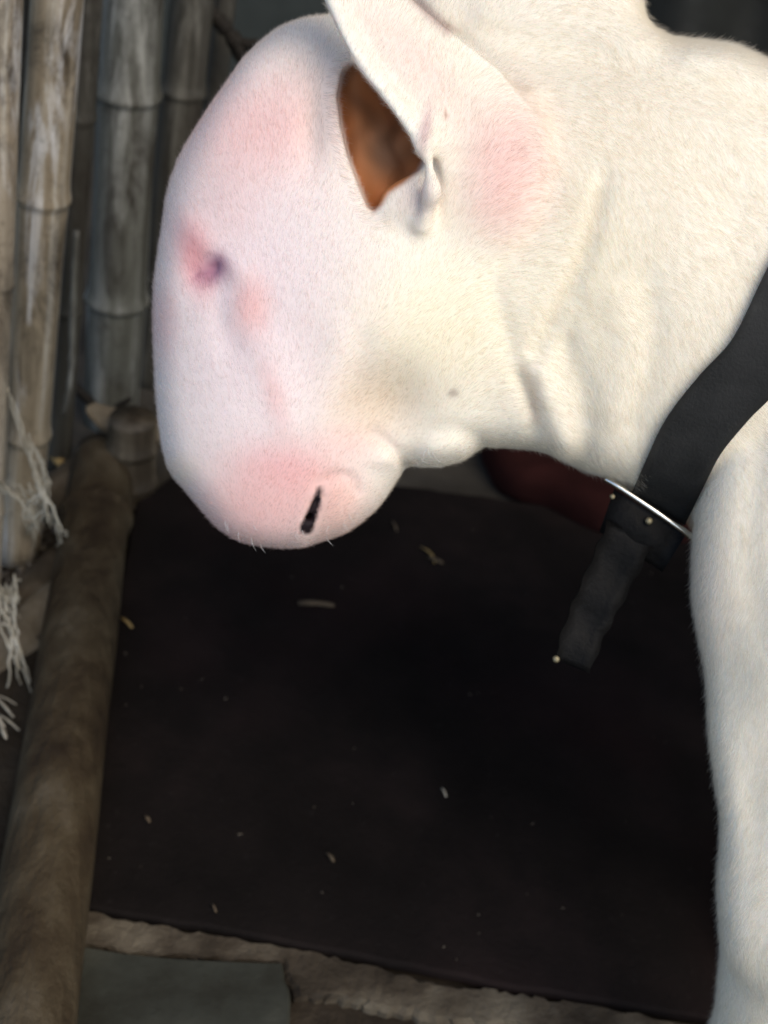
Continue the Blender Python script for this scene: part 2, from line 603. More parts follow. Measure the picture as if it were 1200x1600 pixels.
def px_curve(pts, y=None, n=26):
    """points (px, py, ground-distance y) to a smooth world curve"""
    return spline([tuple(at_y(a, b, c)) for a, b, c in pts], n)


def strand(name, pts, r, mat, label, cat, group=None, plies=1, branch=None):
    V, Fc = [], []
    runs = [(pts, 26, 1.0)] + [(b_, 14, .75) for b_ in (branch or [])]
    for p_, n_, sc in runs:
        for q in range(plies):
            cv = px_curve(p_, n=n_)
            m = len(cv)
            if plies > 1:
                ph = rng.uniform(0, 6, 3)
                am = rng.uniform(.5, 2.6) * r
                tt = np.linspace(0, 1, m)[:, None]
                cv = cv + am * np.sin(tt * rng.uniform(3, 8) + ph) + rng.normal(0, r * .30, cv.shape)
                if q:
                    lo_ = int(rng.integers(0, max(1, m // 3)))
                    cv = cv[lo_:int(rng.integers(m * 2 // 3, m + 1))]
                    m = len(cv)
            rr = r * sc * (1.0 if plies == 1 else rng.uniform(.16, .36))
            r_ = [rr * (0.5 + 0.5 * math.sin(PI * min(1, 0.15 + 0.85 * k / (m - 1)))) * random.uniform(.8, 1.2) for k in range(m)]
            V2, F2 = tube(cv, r_, 6)
            k0 = len(V)
            V += V2
            Fc += [tuple(i + k0 for i in f) for f in F2]
    cv = px_curve(pts)
    o = mesh_obj(name, V, Fc, mat, origin=tuple(cv[len(cv) // 2]))
    return tag(o, label, cat, group)


yb = G(30, 868).y - 0.06
strand('plant_fibre', [(14, 618, yb), (34, 668, yb - .01), (52, 722, yb - .02), (66, 758, yb - .03), (84, 800, yb - .03), (97, 836, yb - .03), (92, 858, yb - .02)], .0034, M_TWINE,
       'long pale dry fibre curling down in front of the bamboo fence, forked near its foot', 'fibre', 'dry fibres by the fence', 8,
       branch=[[(60, 745, yb - .025), (60, 780, yb - .02), (55, 815, yb), (50, 836, yb + .01)]])
strand('plant_fibre', [(-30, 742, yb), (0, 755, yb - .01), (24, 770, yb - .02), (40, 795, yb - .02), (52, 822, yb - .02), (60, 850, yb)], .0031, M_TWINE,
       'short pale dry fibre arching from the left photo edge below the forked fibre', 'fibre', 'dry fibres by the fence', 6)
strand('plant_fibre', [(-25, 890, yb - .05), (2, 915, yb - .06), (14, 950, yb - .07), (22, 990, yb - .08), (32, 1040, yb - .09), (40, 1090, yb - .09), (38, 1130, yb - .08)], .0038, M_TWINE,
       'pale dry fibre hanging beside the lying pole, lowest of the three fibres', 'fibre', 'dry fibres by the fence', 8,
       branch=[[(6, 925, yb - .062), (22, 932, yb - .06), (32, 950, yb - .05)]])
yc = G(92, 735).y - 0.03
strand('split_strip', [(120, 360, yc), (116, 430, yc), (113, 520, yc), (110, 590, yc), (98, 650, yc)], .0034, M_CULM_GREY,
       'thin pale split bamboo strip leaning between the tan and the grey culm', 'bamboo strip')
yd = G(172, 662).y - 0.05
strand('twig', [(112, 575, yd), (116, 600, yd), (135, 622, yd), (160, 642, yd), (172, 662, yd), (170, 682, yd)], .0042, M_TWIG,
       'black curved twig at the foot of the grey bamboo culm', 'twig', branch=[[(168, 650, yd), (190, 632, yd), (206, 622, yd)]])
ye = G(300, 560).y - 0.04
strand('twig', [(318, 10, ye), (338, 28, ye), (356, 48, ye), (372, 72, ye), (382, 96, ye), (380, 120, ye)], .0075, M_TWIG,
       'black broken twig behind the forehead of the dog near the top of the photo', 'twig', branch=[[(366, 60, ye), (392, 70, ye), (420, 66, ye)], [(372, 68, ye), (378, 84, ye), (376, 104, ye)], [(358, 50, ye), (368, 78, ye), (378, 100, ye)]])

# ------------------------------------------------------------------ straw and chips
def straw(px, py, ang, length, width, mat, label, z=0.0125, h=0.002, bend=0.0, cat='straw', group='straw bits lying about'):
    c = G(px, py, z)
    a = math.radians(ang)
    p2 = G(px + math.cos(a) * length / 2, py + math.sin(a) * length / 2, z)
    p1 = G(px - math.cos(a) * length / 2, py - math.sin(a) * length / 2, z)
    wm = width / F_PX * depth_of(c) / 2
    d = (p2 - p1).normalized()
    s = Vector((-d.y, d.x, 0))
    V, Fc = [], []
    n = 6
    for i in range(n + 1):
        t = i / n
        p = p1.lerp(p2, t) + s * (bend * math.sin(PI * t) * (p2 - p1).length) + Vector((0, 0, h * (0.4 + 0.8 * math.sin(PI * t))))
        ww = wm * (0.35 + 0.75 * math.sin(PI * (0.12 + 0.76 * t))) * random.uniform(.85, 1.15)
        V += [tuple(p - s * ww), tuple(p + Vector((0, 0, ww * .5))), tuple(p + s * ww), tuple(p - Vector((0, 0, min(ww * .4, h * .35))))]
    for i in range(n):
        for k in range(4):
            k2 = (k + 1) % 4
            Fc.append((i * 4 + k, i * 4 + k2, i * 4 + 4 + k2, i * 4 + 4 + k))
    Fc += [(3, 2, 1, 0), (n * 4, n * 4 + 1, n * 4 + 2, n * 4 + 3)]
    o = mesh_obj('straw_bit', V, Fc, mat, origin=tuple(c))
    return tag(o, label, cat, group)


straw(198, 974, 42, 24, 6, M_STRAW, 'bright yellow straw bit on the mat beside the lying pole')
straw(494, 945, 4, 58, 14, M_STRAW_DULL, 'flat dull brown chip on the mat straight below the nose of the dog', cat='chip')
straw(668, 868, 48, 34, 4, M_STRAW, 'thin tan straw on the mat below the chin of the dog', bend=.1)
straw(680, 877, 20, 26, 8, M_STRAW_DULL, 'small brown flake touching the thin tan straw', cat='flake')
straw(616, 823, 66, 18, 4, M_STRAW_DULL, 'faint short straw just under the mouth of the dog')
straw(693, 1239, 62, 16, 4, M_STRAW_PALE, 'tiny pale sliver alone in the middle of the black mat')
straw(516, 1341, 50, 18, 7, M_STRAW_DULL, 'small dull bit low on the mat above the paving slab')
straw(230, 1281, 50, 14, 6, M_STRAW_DULL, 'small dull bit on the mat close to the lower part of the pole')
straw(334, 1420, 62, 16, 4, M_STRAW_DULL, 'thin dull sliver close to the edging board')
straw(58, 927, 40, 24, 12, M_CHIP, 'orange brown chip beside the left flank of the lying pole', z=0.004, cat='chip')
straw(74, 888, 55, 22, 4, M_STRAW_PALE, 'short pale straw above the orange chip', z=0.004)
straw(90, 722, 55, 26, 22, M_STRAW, 'yellow dry leaf bit at the foot of the bamboo fence', z=0.012, h=0.006, cat='leaf')
LAB = ['thick pale straw in the middle of the small heap at the left edge', 'pale straw lying lowest to the right in the small heap', 'broad short straw at the bottom of the small heap', 'thinnest pale straw on top of the small heap', 'pale straw half cut by the photo edge in the small heap']
for k, (x, y, a, l, w) in enumerate([(6, 1105, 48, 46, 6), (14, 1130, 38, 40, 5), (4, 1142, 66, 30, 7), (10, 1095, 25, 36, 3), (-6, 1120, 52, 44, 5)]):
    straw(x, y, a, l, w, M_STRAW_PALE, LAB[k], z=0.006 + .004 * k, group='straw heap at the left')

# litter of fine dust and crumbs at the foot of the fence
V, Fc = [], []
for k in range(900):
    x, y = random.uniform(-60, 240), random.uniform(690, 1000)
    if x > 120 and y > 800:
        continue
    p = G(x, y, 0.004)
    s = random.uniform(.001, .0045)
    k0 = len(V)
    for q in range(4):
        a = q * PI / 2 + random.uniform(-.5, .5)
        V.append((p.x + math.cos(a) * s * random.uniform(.5, 1.6), p.y + math.sin(a) * s, p.z + random.uniform(-.001, .001)))
    V.append((p.x, p.y, p.z + s * .9))
    Fc += [(k0, k0 + 1, k0 + 4), (k0 + 1, k0 + 2, k0 + 4), (k0 + 2, k0 + 3, k0 + 4), (k0 + 3, k0, k0 + 4)]
tag(mesh_obj('litter', V, Fc, M_STUMP, smooth=False), kind='stuff')
V, Fc = [], []
for k in range(45):                       # crumbs and fluff scattered over the mat
    x, y = random.uniform(150, 1150), random.uniform(800, 1540)
    p = G(x, y, 0.0121)
    s = random.uniform(.0003, .0008)
    k0 = len(V)
    a = random.uniform(0, PI)
    e = random.uniform(1, 3.5)
    for q, (u, v) in enumerate(((-e, 0), (0, -1), (e, 0), (0, 1))):
        V.append((p.x + (math.cos(a) * u - math.sin(a) * v) * s, p.y + (math.sin(a) * u + math.cos(a) * v) * s, p.z))
    V.append((p.x, p.y, p.z + s))
    Fc += [(k0, k0 + 1, k0 + 4), (k0 + 1, k0 + 2, k0 + 4), (k0 + 2, k0 + 3, k0 + 4), (k0 + 3, k0, k0 + 4)]
tag(mesh_obj('mat_dust', V, Fc, M_STUMP, smooth=False), kind='stuff')

# ------------------------------------------------------------------ the dog: sculpted as a distance field in the camera's frame of axes, metres
# lookup pictures over photo pixels (for outline, wrinkles and skin colour), 2 px per cell
LX0, LY0, LS = -100, -400, 2.0
LW, LH = 1000, 1100
_gx, _gy = np.meshgrid(LX0 + LS * np.arange(LW), LY0 + LS * np.arange(LH))


def seg_dist(P, X, Y):
    P = np.asarray(P, float)
    d = np.full(X.shape, 1e9)
    for a, b in zip(P[:-1], P[1:]):
        ab = b - a
        t = np.clip(((X - a[0]) * ab[0] + (Y - a[1]) * ab[1]) / (ab @ ab + 1e-9), 0, 1)
        d = np.minimum(d, np.hypot(X - a[0] - t * ab[0], Y - a[1] - t * ab[1]))
    return d


def poly_sd(P, X, Y):
    P = np.asarray(P, float)
    d = seg_dist(np.vstack([P, P[:1]]), X, Y)
    ins = np.zeros(X.shape, bool)
    for a, b in zip(P, np.roll(P, -1, 0)):
        if a[1] == b[1]:
            continue
        c = (a[1] > Y) != (b[1] > Y)
        ins ^= c & (X < (b[0] - a[0]) * (Y - a[1]) / (b[1] - a[1]) + a[0])
    return np.where(ins, -d, d)


def look(img, px, py):
    u = np.clip((px - LX0) / LS, 0, LW - 1.001)
    v = np.clip((py - LY0) / LS, 0, LH - 1.001)
    i, j = u.astype(int), v.astype(int)
    fu, fv = u - i, v - j
    if img.ndim == 3:
        fu, fv = fu[..., None], fv[..., None]
    return ((img[j, i] * (1 - fu) + img[j, i + 1] * fu) * (1 - fv) + (img[j + 1, i] * (1 - fu) + img[j + 1, i + 1] * fu) * fv)


HEAD_LINE = [(1500, -380), (1000, -60), (1000, 0), (1003, 22), (1015, 42), (1040, 58), (1075, 66), (1110, 68), (1140, 70), (1165, 78), (1200, 95), (1900, 260),
             (1900, 1500), (1300, 1100), (1085, 850), (1030, 800), (975, 757), (960, 750), (940, 742), (910, 732), (880, 716), (860, 705), (830, 699), (790, 697), (755, 698),
             (740, 708), (725, 718), (705, 725), (685, 731), (660, 732), (642, 731), (634, 736), (622, 755), (608, 778), (590, 800), (565, 822),
             (540, 838), (510, 849), (475, 859), (445, 864), (410, 863), (380, 857), (355, 846), (335, 829), (318, 807), (302, 786), (285, 766),
             (268, 752), (255, 735), (246, 700), (238, 650), (234, 610), (233, 560), (235, 500), (238, 440), (243, 400), (248, 350), (252, 310),
             (262, 280), (280, 245), (305, 205), (330, 165), (355, 130), (380, 94), (405, 69), (430, 48), (455, 33), (480, 24), (508, 18), (560, -5), (640, -60), (760, -120)]
LEG_LINE = [(1900, -350), (1330, 420), (1230, 545), (1200, 588), (1150, 640), (1120, 682), (1097, 740), (1087, 790), (1080, 860), (1077, 920), (1081, 1000), (1086, 1080),
            (1093, 1150), (1103, 1200), (1115, 1260), (1128, 1330), (1136, 1400), (1141, 1438), (1128, 1480), (1115, 1520), (1110, 1560), (1106, 1620), (1110, 1700), (1095, 1850), (1060, 3000), (1890, 3000)]
OUT_HEAD = poly_sd(HEAD_LINE, _gx, _gy)
OUT_LEG = poly_sd(LEG_LINE, _gx, _gy)

# wrinkles and swellings: positive = pressed in, in head pixels
DENT = np.zeros(_gx.shape)


def stroke(P, sig, amp):
    global DENT
    P = np.asarray(P, float)
    if len(P) > 2:
        P = spline(P, 5 * len(P))
    DENT += amp * np.exp(-(seg_dist(P, _gx, _gy) / sig) ** 2)


def blob(x, y, sx, sy, amp, rot=0.0):
    global DENT
    a = math.radians(rot)
    u = (_gx - x) * math.cos(a) + (_gy - y) * math.sin(a)
    v = -(_gx - x) * math.sin(a) + (_gy - y) * math.cos(a)
    DENT += amp * np.exp(-(u / sx) ** 2 - (v / sy) ** 2)


blob(322, 425, 38, 36, 10)
stroke([(296, 350), (322, 384), (348, 400), (368, 424)], 18, -3.5)
stroke([(306, 432), (326, 428), (342, 414)], 7, 4)
stroke([(356, 450), (352, 500), (360, 540)], 22, 4)
stroke([(410, 540), (436, 610), (450, 660)], 30, -4)
blob(385, 480, 26, 60, -3)
blob(606, 628, 64, 64, 24)
stroke([(566, 530), (556, 590), (545, 640), (528, 672)], 17, 3)
stroke([(530, 530), (522, 590), (505, 650)], 30, -4)
stroke([(638, 740), (624, 716), (604, 692), (580, 676)], 8, 6)
blob(598, 718, 24, 14, -6)
blob(690, 704, 44, 24, -5)
stroke([(640, 706), (668, 678), (712, 672), (744, 686)], 16, 4)
stroke([(498, 758), (520, 744), (548, 748), (556, 768)], 8, 6)
blob(528, 790, 24, 38, -4)
stroke([(470, 850), (474, 800), (494, 764)], 16, -3)
stroke([(944, 280), (930, 340), (912, 400), (876, 476), (838, 545)], 15, 8)
stroke([(905, 470), (880, 540), (872, 600)], 14, 4)
stroke([(908, 300), (892, 350), (866, 420), (836, 480)], 26, -1.5)
stroke([(768, 440), (790, 520), (806, 575), (826, 620), (836, 668)], 17, 5)
stroke([(806, 585), (830, 640)], 7, 5)
stroke([(855, 170), (866, 240), (852, 320), (822, 380), (786, 416)], 16, 5)
stroke([(636, -10), (680, 40), (740, 80), (800, 130)], 13, 10)
stroke([(720, 60), (840, 78), (980, 112), (1200, 170)], 34, 10)
stroke([(760, 20), (880, 30), (990, 70)], 22, -5)
stroke([(1080, 90), (1150, 100), (1200, 130)], 20, -6)
stroke([(886, 540), (910, 620), (916, 700)], 22, 9)
stroke([(960, 470), (975, 560), (960, 640)], 26, -5)
stroke([(1010, 440), (1020, 540), (990, 660)], 22, 6)
stroke([(846, 590), (862, 640), (880, 690)], 18, -8)
stroke([(1100, 250), (1140, 330), (1150, 420)], 40, 5)
blob(490, 200, 22, 70, 9, 5)
blob(400, 180, 60, 60, 4)
blob(760, 260, 60, 90, -10)
blob(1150, 1020, 50, 90, 14)
blob(1150, 820, 50, 110, -6)
stroke([(1190, 700), (1170, 860), (1200, 1010)], 26, 6)
blob(1180, 1270, 30, 110, 10)
blob(1160, 1480, 22, 60, -6)

# skin and coat colour, with some shade painted in
BASE = np.array([0.85, 0.785, 0.665])
COL = np.ones((*_gx.shape, 3)) * BASE


def paint(x, y, sx, sy, col, f, rot=0.0):
    global COL
    a = math.radians(rot)
    u = (_gx - x) * math.cos(a) + (_gy - y) * math.sin(a)
    v = -(_gx - x) * math.sin(a) + (_gy - y) * math.cos(a)
    k = (f * np.exp(-((u / sx) ** 2 + (v / sy) ** 2) ** 1.2))[..., None]
    COL = COL * (1 - k) + np.array(col) * k


def paint_line(P, sig, col, f):
    global COL
    k = (f * np.exp(-(seg_dist(spline(P, 4 * len(P)), _gx, _gy) / sig) ** 2))[..., None]
    COL = COL * (1 - k) + np.array(col) * k


PINK = (0.80, 0.50, 0.47)
DEEP = (0.74, 0.36, 0.36)
paint(380, 480, 200, 480, (0.80, 0.675, 0.67), 0.95)
paint(410, 200, 120, 85, PINK, 0.7, -25)
paint(350, 330, 60, 60, PINK, 0.25)
paint(305, 402, 30, 62, DEEP, 0.9, -14)
paint(330, 430, 30, 20, (0.46, 0.22, 0.28), 0.8, -15)
paint(340, 414, 17, 20, (0.34, 0.15, 0.23), 0.85, 15)
paint_line([(308, 431), (322, 427), (336, 424)], 4, (0.36, 0.16, 0.21), 0.7)
paint(392, 478, 32, 50, PINK, 0.85)
paint(350, 480, 12, 50, (0.62, 0.54, 0.56), 0.6)  # shadow running down from the eye, painted into the coat
paint(258, 500, 22, 60, PINK, 0.45)
paint(430, 620, 18, 60, PINK, 0.5, -15)
paint(455, 745, 85, 50, DEEP, 0.8, 10)
paint(410, 795, 105, 75, PINK, 0.9)
paint(545, 690, 60, 30, PINK, 0.5)
paint(520, 790, 50, 60, (0.74, 0.47, 0.40), 0.75)
paint(590, 625, 75, 62, (0.62, 0.48, 0.35), 0.72, -20)  # tan shade under the cheek, painted in
paint(280, 735, 30, 24, (0.72, 0.60, 0.48), 0.5)
paint(708, 614, 8, 7, (0.16, 0.09, 0.10), 0.85)
paint(790, 250, 75, 95, PINK, 0.5)
paint(790, 330, 60, 50, PINK, 0.4)
paint(650, 100, 40, 130, (0.80, 0.58, 0.52), 0.55, -40)
paint_line([(512, 4), (534, 56), (560, 98), (592, 138), (620, 174), (648, 214)], 10, (0.90, 0.84, 0.74), 0.8)
paint(500, 190, 20, 60, (0.45, 0.42, 0.38), 0.35)  # grey shadow left of the ear cup, put into the colour
paint(650, 310, 34, 32, (0.70, 0.57, 0.53), 0.6)
paint(664, 205, 10, 40, (0.45, 0.26, 0.30), 0.55, 10)
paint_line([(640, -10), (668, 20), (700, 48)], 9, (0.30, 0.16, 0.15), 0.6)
paint_line([(938, 300), (920, 360), (892, 430), (862, 500)], 9, (0.55, 0.46, 0.36), 0.55)  # shade of the neck fold painted along its crease
paint_line([(818, 575), (830, 610), (836, 655)], 9, (0.60, 0.45, 0.33), 0.5)  # throat crease darkened with painted shade
paint(960, 200, 120, 120, (0.84, 0.75, 0.60), 0.4)
paint(800, 270, 55, 90, PINK, 0.55)
paint(690, 520, 120, 110, (0.87, 0.78, 0.58), 0.7)
paint(900, 420, 120, 160, (0.88, 0.80, 0.63), 0.6)
paint(1100, 930, 50, 120, (0.80, 0.70, 0.60), 0.4)

# --- grid: fine inside the frame, coarser outside
def axis(breaks):
    out = []
    for a, b, h in breaks:
        out += np.arange(a, b, h).tolist()
    return np.array(out)


FH = 0.0017
x_l, x_r = (210 - 600) * S0, (1250 - 600) * S0
xs = axis([(x_l - .006, x_r, FH), (x_r, 0.95, 0.006)])
ys = axis([(-0.60, -0.275, 0.006), (-0.275, 0.262, FH), (0.262, 0.42, 0.006)])
zs = axis([(-1.25, -0.82, 0.008), (-0.82, -0.535, FH), (-0.535, -0.46, 0.006)])
FD = np.full((len(xs), len(ys), len(zs)), 0.08, np.float32)
X_, Y_, Z_ = xs[:, None, None].astype(np.float32), ys[None, :, None].astype(np.float32), zs[None, None, :].astype(np.float32)


def smin(a, b, k):
    h = np.maximum(k - np.abs(a - b), 0) / k
    return np.minimum(a, b) - h * h * k * 0.25


def window(lo, hi):
    i = [np.searchsorted(ax, v) for ax, v in zip((xs, ys, zs), lo)]
    j = [np.searchsorted(ax, v) for ax, v in zip((xs, ys, zs), hi)]
    return tuple(slice(max(a - 1, 0), b + 1) for a, b in zip(i, j))


def sub(w):
    return X_[w[0]], Y_[:, w[1]], Z_[:, :, w[2]]


def add(field, w, d, k, cut=False):
    cur = field[w]
    field[w] = -smin(-cur, d, k) if cut else smin(cur, d, k)


def ell(field, c, r, rot=0.0, k=0.02, cut=False):
    """ellipsoid at camera-frame point c, radii r (m), turned rot degrees in the picture plane"""
    m = max(r) + 0.07
    w = window(c - m, c + m)
    x, y, z = sub(w)
    a = math.radians(-rot)
    u = (x - c[0]) * math.cos(a) + (y - c[1]) * math.sin(a)
    v = -(x - c[0]) * math.sin(a) + (y - c[1]) * math.cos(a)
    q = z - c[2]
    k0 = np.sqrt((u / r[0]) ** 2 + (v / r[1]) ** 2 + (q / r[2]) ** 2)
    k1 = np.sqrt((u / r[0] ** 2) ** 2 + (v / r[1] ** 2) ** 2 + (q / r[2] ** 2) ** 2) + 1e-9
    add(field, w, (k0 * (k0 - 1) / k1).astype(np.float32), k, cut)


def cone(field, a, b, ra, rb, zs_=1.0, k=0.02, cut=False):
    """round cone from a to b; zs_ < 1 flattens it towards the picture plane"""
    m = max(ra, rb) + 0.07
    w = window(np.minimum(a, b) - m, np.maximum(a, b) + m)
    x, y, z = sub(w)
    A = np.array([a[0], a[1], a[2] / zs_])
    Bv = np.array([b[0], b[1], b[2] / zs_])
    ab = Bv - A
    px, py, pz = x - A[0], y - A[1], z / zs_ - A[2]
    t = np.clip((px * ab[0] + py * ab[1] + pz * ab[2]) / (ab @ ab), 0, 1)
    d = np.sqrt((px - t * ab[0]) ** 2 + (py - t * ab[1]) ** 2 + (pz - t * ab[2]) ** 2) - (ra + (rb - ra) * t)
    add(field, w, (d * min(1.0, (1 + zs_) / 2)).astype(np.float32), k, cut)


def pe(field, px, py, w, rx, ry, rz, rot=0.0, k=60, cut=False):
    c = loc(px, py, w)
    q = -c[2] / F_PX
    ell(field, c, (rx * q, ry * q, rz * q), rot, k * S0, cut)


def pc(field, p1, r1, p2, r2, zs_=1.0, k=60, cut=False):
    a, b = loc(*p1), loc(*p2)
    cone(field, a, b, r1 * -a[2] / F_PX, r2 * -b[2] / F_PX, zs_, k * S0, cut)


# head
pe(FD, 475, 235, 0, 222, 226, 165)
pe(FD, 425, 470, 0, 205, 280, 158)
pe(FD, 600, 470, 0, 200, 205, 178, k=90)
pe(FD, 448, 690, 0, 205, 182, 128, k=90)
pe(FD, 690, 690, 0, 62, 46, 72, k=60)
pe(FD, 640, 610, 0, 130, 120, 115, k=70)
pe(FD, 770, 520, -10, 165, 195, 150, k=80)
# neck and throat
pc(FD, (640, 330, -25), 290, (1020, 400, -30), 345, 0.60, k=70)
pc(FD, (1020, 400, -30), 350, (1400, 560, -70), 390, 0.62, k=70)
pe(FD, 840, 60, -40, 260, 150, 130, 8, k=80)
pe(FD, 900, 600, -10, 150, 140, 120, k=80)

PXg = (X_ / -Z_ * F_PX + 600)
PYg = (-Y_ / -Z_ * F_PX + 800)
DEP = -Z_


def full(a):
    return np.broadcast_to(a, FD.shape)


# trim to the outline and press the wrinkles, slice by slice along z
def outline_and_wrinkles(field, img, k, dent=True):
    for n in range(len(zs)):
        px = xs[:, None] / -zs[n] * F_PX + 600 + 0 * ys[None, :]
        py = 800 - ys[None, :] / -zs[n] * F_PX + 0 * xs[:, None]
        sl_ = field[:, :, n]
        if sl_.min() > 0.06:
            continue
        o = look(img, px, py) * (-zs[n] / F_PX)
        v = -smin(-sl_, -o.astype(np.float32), k * S0)
        if dent:
            side = min(max((zs[n] + D0 + 30 * S0) / (50 * S0), 0), 1)
            v = v + (look(DENT, px, py) * S0 * side).astype(np.float32)
        field[:, :, n] = v


outline_and_wrinkles(FD, OUT_HEAD, 46)

# nostril: a comma-shaped hole


def march(field, px, py, back=False, start=0.5, stop=0.95):
    """first surface point along the photo ray (or from behind)"""
    d = np.linspace(start, stop, 700)
    if back:
        d = d[::-1]
    p = np.stack([(px - 600) / F_PX * d, -(py - 800) / F_PX * d, -d], 1)
    i = [np.clip(np.searchsorted(ax, p[:, n]) - 1, 0, len(ax) - 2) for n, ax in enumerate((xs, ys, zs))]
    f = [np.clip((p[:, n] - ax[i[n]]) / (ax[i[n] + 1] - ax[i[n]]), 0, 1) for n, ax in enumerate((xs, ys, zs))]
    v = np.zeros(len(d))
    for a in (0, 1):
        for b in (0, 1):
            for c in (0, 1):
                v += field[i[0] + a, i[1] + b, i[2] + c] * (f[0] if a else 1 - f[0]) * (f[1] if b else 1 - f[1]) * (f[2] if c else 1 - f[2])
    hit = np.nonzero(v < 0)[0]
    return None if len(hit) == 0 else p[hit[0]]


def w_at(field, px, py):
    p = march(field, px, py)
    return (D0 + p[2]) / S0


wn_ = w_at(FD, 488, 798)
pc(FD, (500, 764, wn_ + 4), 4.4, (490, 796, wn_ - 2), 5.0, 1.0, 3, True)
pc(FD, (490, 796, wn_ - 2), 5.0, (480, 823, wn_ - 2), 9, 1.0, 4, True)
pc(FD, (486, 812, wn_ - 6), 6, (470, 790, wn_ - 46), 12, 1.0, 5, True)
# eye: a slit in its socket
we = w_at(FD, 332, 421)
pc(FD, (314, 429, we), 1.6, (334, 423, we), 3.0, 1.0, 9, True)
pc(FD, (334, 423, we), 3.0, (345, 413, we), 3.0, 1.0, 9, True)

# --- ears: a thin flap standing off the head with a deep cup behind it
EAR_CUP = [(552, 92), (534, 112), (526, 150), (532, 195), (542, 240), (560, 290), (574, 325), (584, 334), (598, 322), (608, 304), (632, 288), (656, 268), (668, 240), (700, 180), (640, 60), (560, -60), (530, -80), (520, -20), (540, 50)]
EAR_FLAP = [(452, -150), (478, -90), (500, -30), (512, 4), (534, 56), (558, 100), (588, 140), (616, 176), (640, 212), (652, 240), (668, 238), (690, 262), (726, 330), (790, 350), (842, 280), (838, 190), (780, 108), (700, 46), (650, 4), (590, -60), (520, -130), (470, -165)]
CUP = poly_sd(EAR_CUP, _gx, _gy)
FLAP = poly_sd(EAR_FLAP, _gx, _gy)
RIM = seg_dist(spline([(452, -150), (512, 4), (558, 100), (616, 176), (650, 236)], 30), _gx, _gy)
RIM2 = seg_dist(spline([(462, -140), (522, 2), (568, 94), (606, 142), (636, 180), (660, 218), (664, 234)], 30), _gx, _gy)
w_near = w_at(FD, 700, 330)
w_skull = w_at(FD, 560, 200)


def ear_shell(field):
    lo, hi = loc(420, 420, 60), loc(880, -200, 260)
    w = window(np.minimum(lo, hi) - 0.02, np.maximum(lo, hi) + 0.02)
    x, y, z = sub(w)
    px, py = np.broadcast_arrays(x / -z * F_PX + 600, -y / -z * F_PX + 800, )[0:2]
    q = (-z / F_PX)
    ww = (z + D0) / S0
    cup = look(CUP, px, py)
    flap = look(FLAP, px, py)
    rim = look(RIM, px, py)
    # height of the flap: stands clear of the skull at its front rim, sinks into the neck at the back
    t = np.clip((px - 520) * 0.6 + (py + 60) * 0.30, 0, 400) / 330.0
    base = w_skull + 66 + 10 * np.sin(np.clip(t, 0, 1) * PI) + (w_near - w_skull - 90) * np.clip(t, 0, 1) ** 1.5
    base = base - 0.45 * np.clip(py - 225, 0, 200)
    bow = base - 0.10 * np.maximum(-flap - 60, 0) + 26 * np.exp(-(rim / 60.0) ** 2) * 0.5
    # cup first: hollow it out of the head under the flap
    floor = w_skull - 50 + 30 * np.exp(-((px - 560) / 30.0) ** 2)
    d_cup = np.maximum(cup, np.maximum(floor - ww, ww - (bow + 40))) * q
    cur = field[w]
    cur = -smin(-cur, d_cup.astype(np.float32), 5 * S0)
    thick = 7.0 + 7.5 * np.exp(-(rim / 15.0) ** 2)
    d_fl = np.maximum(flap + 4, np.abs(ww - bow) - thick * 0.8)
    d_fl = np.where(d_fl > -6, d_fl, d_fl) * q - 3.0 * S0
    rc_ = np.hypot(look(RIM2, px, py), ww - bow - 1) - 13.5
    d_fl = smin(d_fl, rc_ * q, 5 * S0)
    blend = np.maximum(np.clip((px - 650) / 120.0, 0, 1), np.clip((py - 205) / 60.0, 0, 1) * np.clip((px - 672) / 25.0, 0, 1)) * 44 + 4
    kk = (blend * S0).astype(np.float32)
    h = np.maximum(kk - np.abs(cur - d_fl), 0) / kk
    field[w] = (np.minimum(cur, d_fl) - h * h * kk * 0.25).astype(np.float32)


pe(FD, 745, 255, w_near - 40, 95, 130, 70, -25, k=60)
ear_shell(FD)
# fold at the foot of the rim
pc(FD, (664, 208, w_skull + 66), 9, (674, 300, w_skull + 52), 9, 1.0, 16)
pc(FD, (674, 300, w_skull + 52), 9, (660, 352, w_skull + 24), 10, 1.0, 30)
pe(FD, 634, 312, w_skull + 8, 34, 24, 18, -30, k=34)
_save = DENT
DENT = np.zeros(_gx.shape)
stroke([(672, 222), (668, 246), (664, 290), (652, 330)], 8, 2.5)
stroke([(716, 220), (722, 250), (714, 290)], 16, 1.5)

stroke([(556, 30), (600, 98), (632, 140), (652, 164)], 9, 4.5)
EAR_DENT, DENT = DENT, _save
wv = window(np.minimum(loc(900, 420, -60), loc(440, -160, 300)) - .01, np.maximum(loc(900, 420, -60), loc(440, -160, 300)) + .01)
x, y, z = sub(wv)
FD[wv] += (look(EAR_DENT, x / -z * F_PX + 600, -y / -z * F_PX + 800) * S0 * np.clip(((z + D0) / S0 - w_skull - 5) / 20, 0, 1)).astype(np.float32)
# ridges down in the cup
wf = w_at(FD, 590, 240)
for pa_, pb_ in (((560, 130), (600, 200)), ((556, 180), (612, 262)), ((566, 250), (600, 300))):
    pc(FD, (*pa_, wf - 2), 7, (*pb_, wf - 4), 9, 1.0, 26)
# far ear
fa, fb = loc(700, 230, -20), loc(560, -60, -20)
fa[2] = -D0 - 118 * S0
fb[2] = -D0 - 140 * S0
cone(FD, fa, fb, 62 * S0, 14 * S0, 0.5, 30 * S0)

# neck alone, for the collar
NECK = FD.copy()

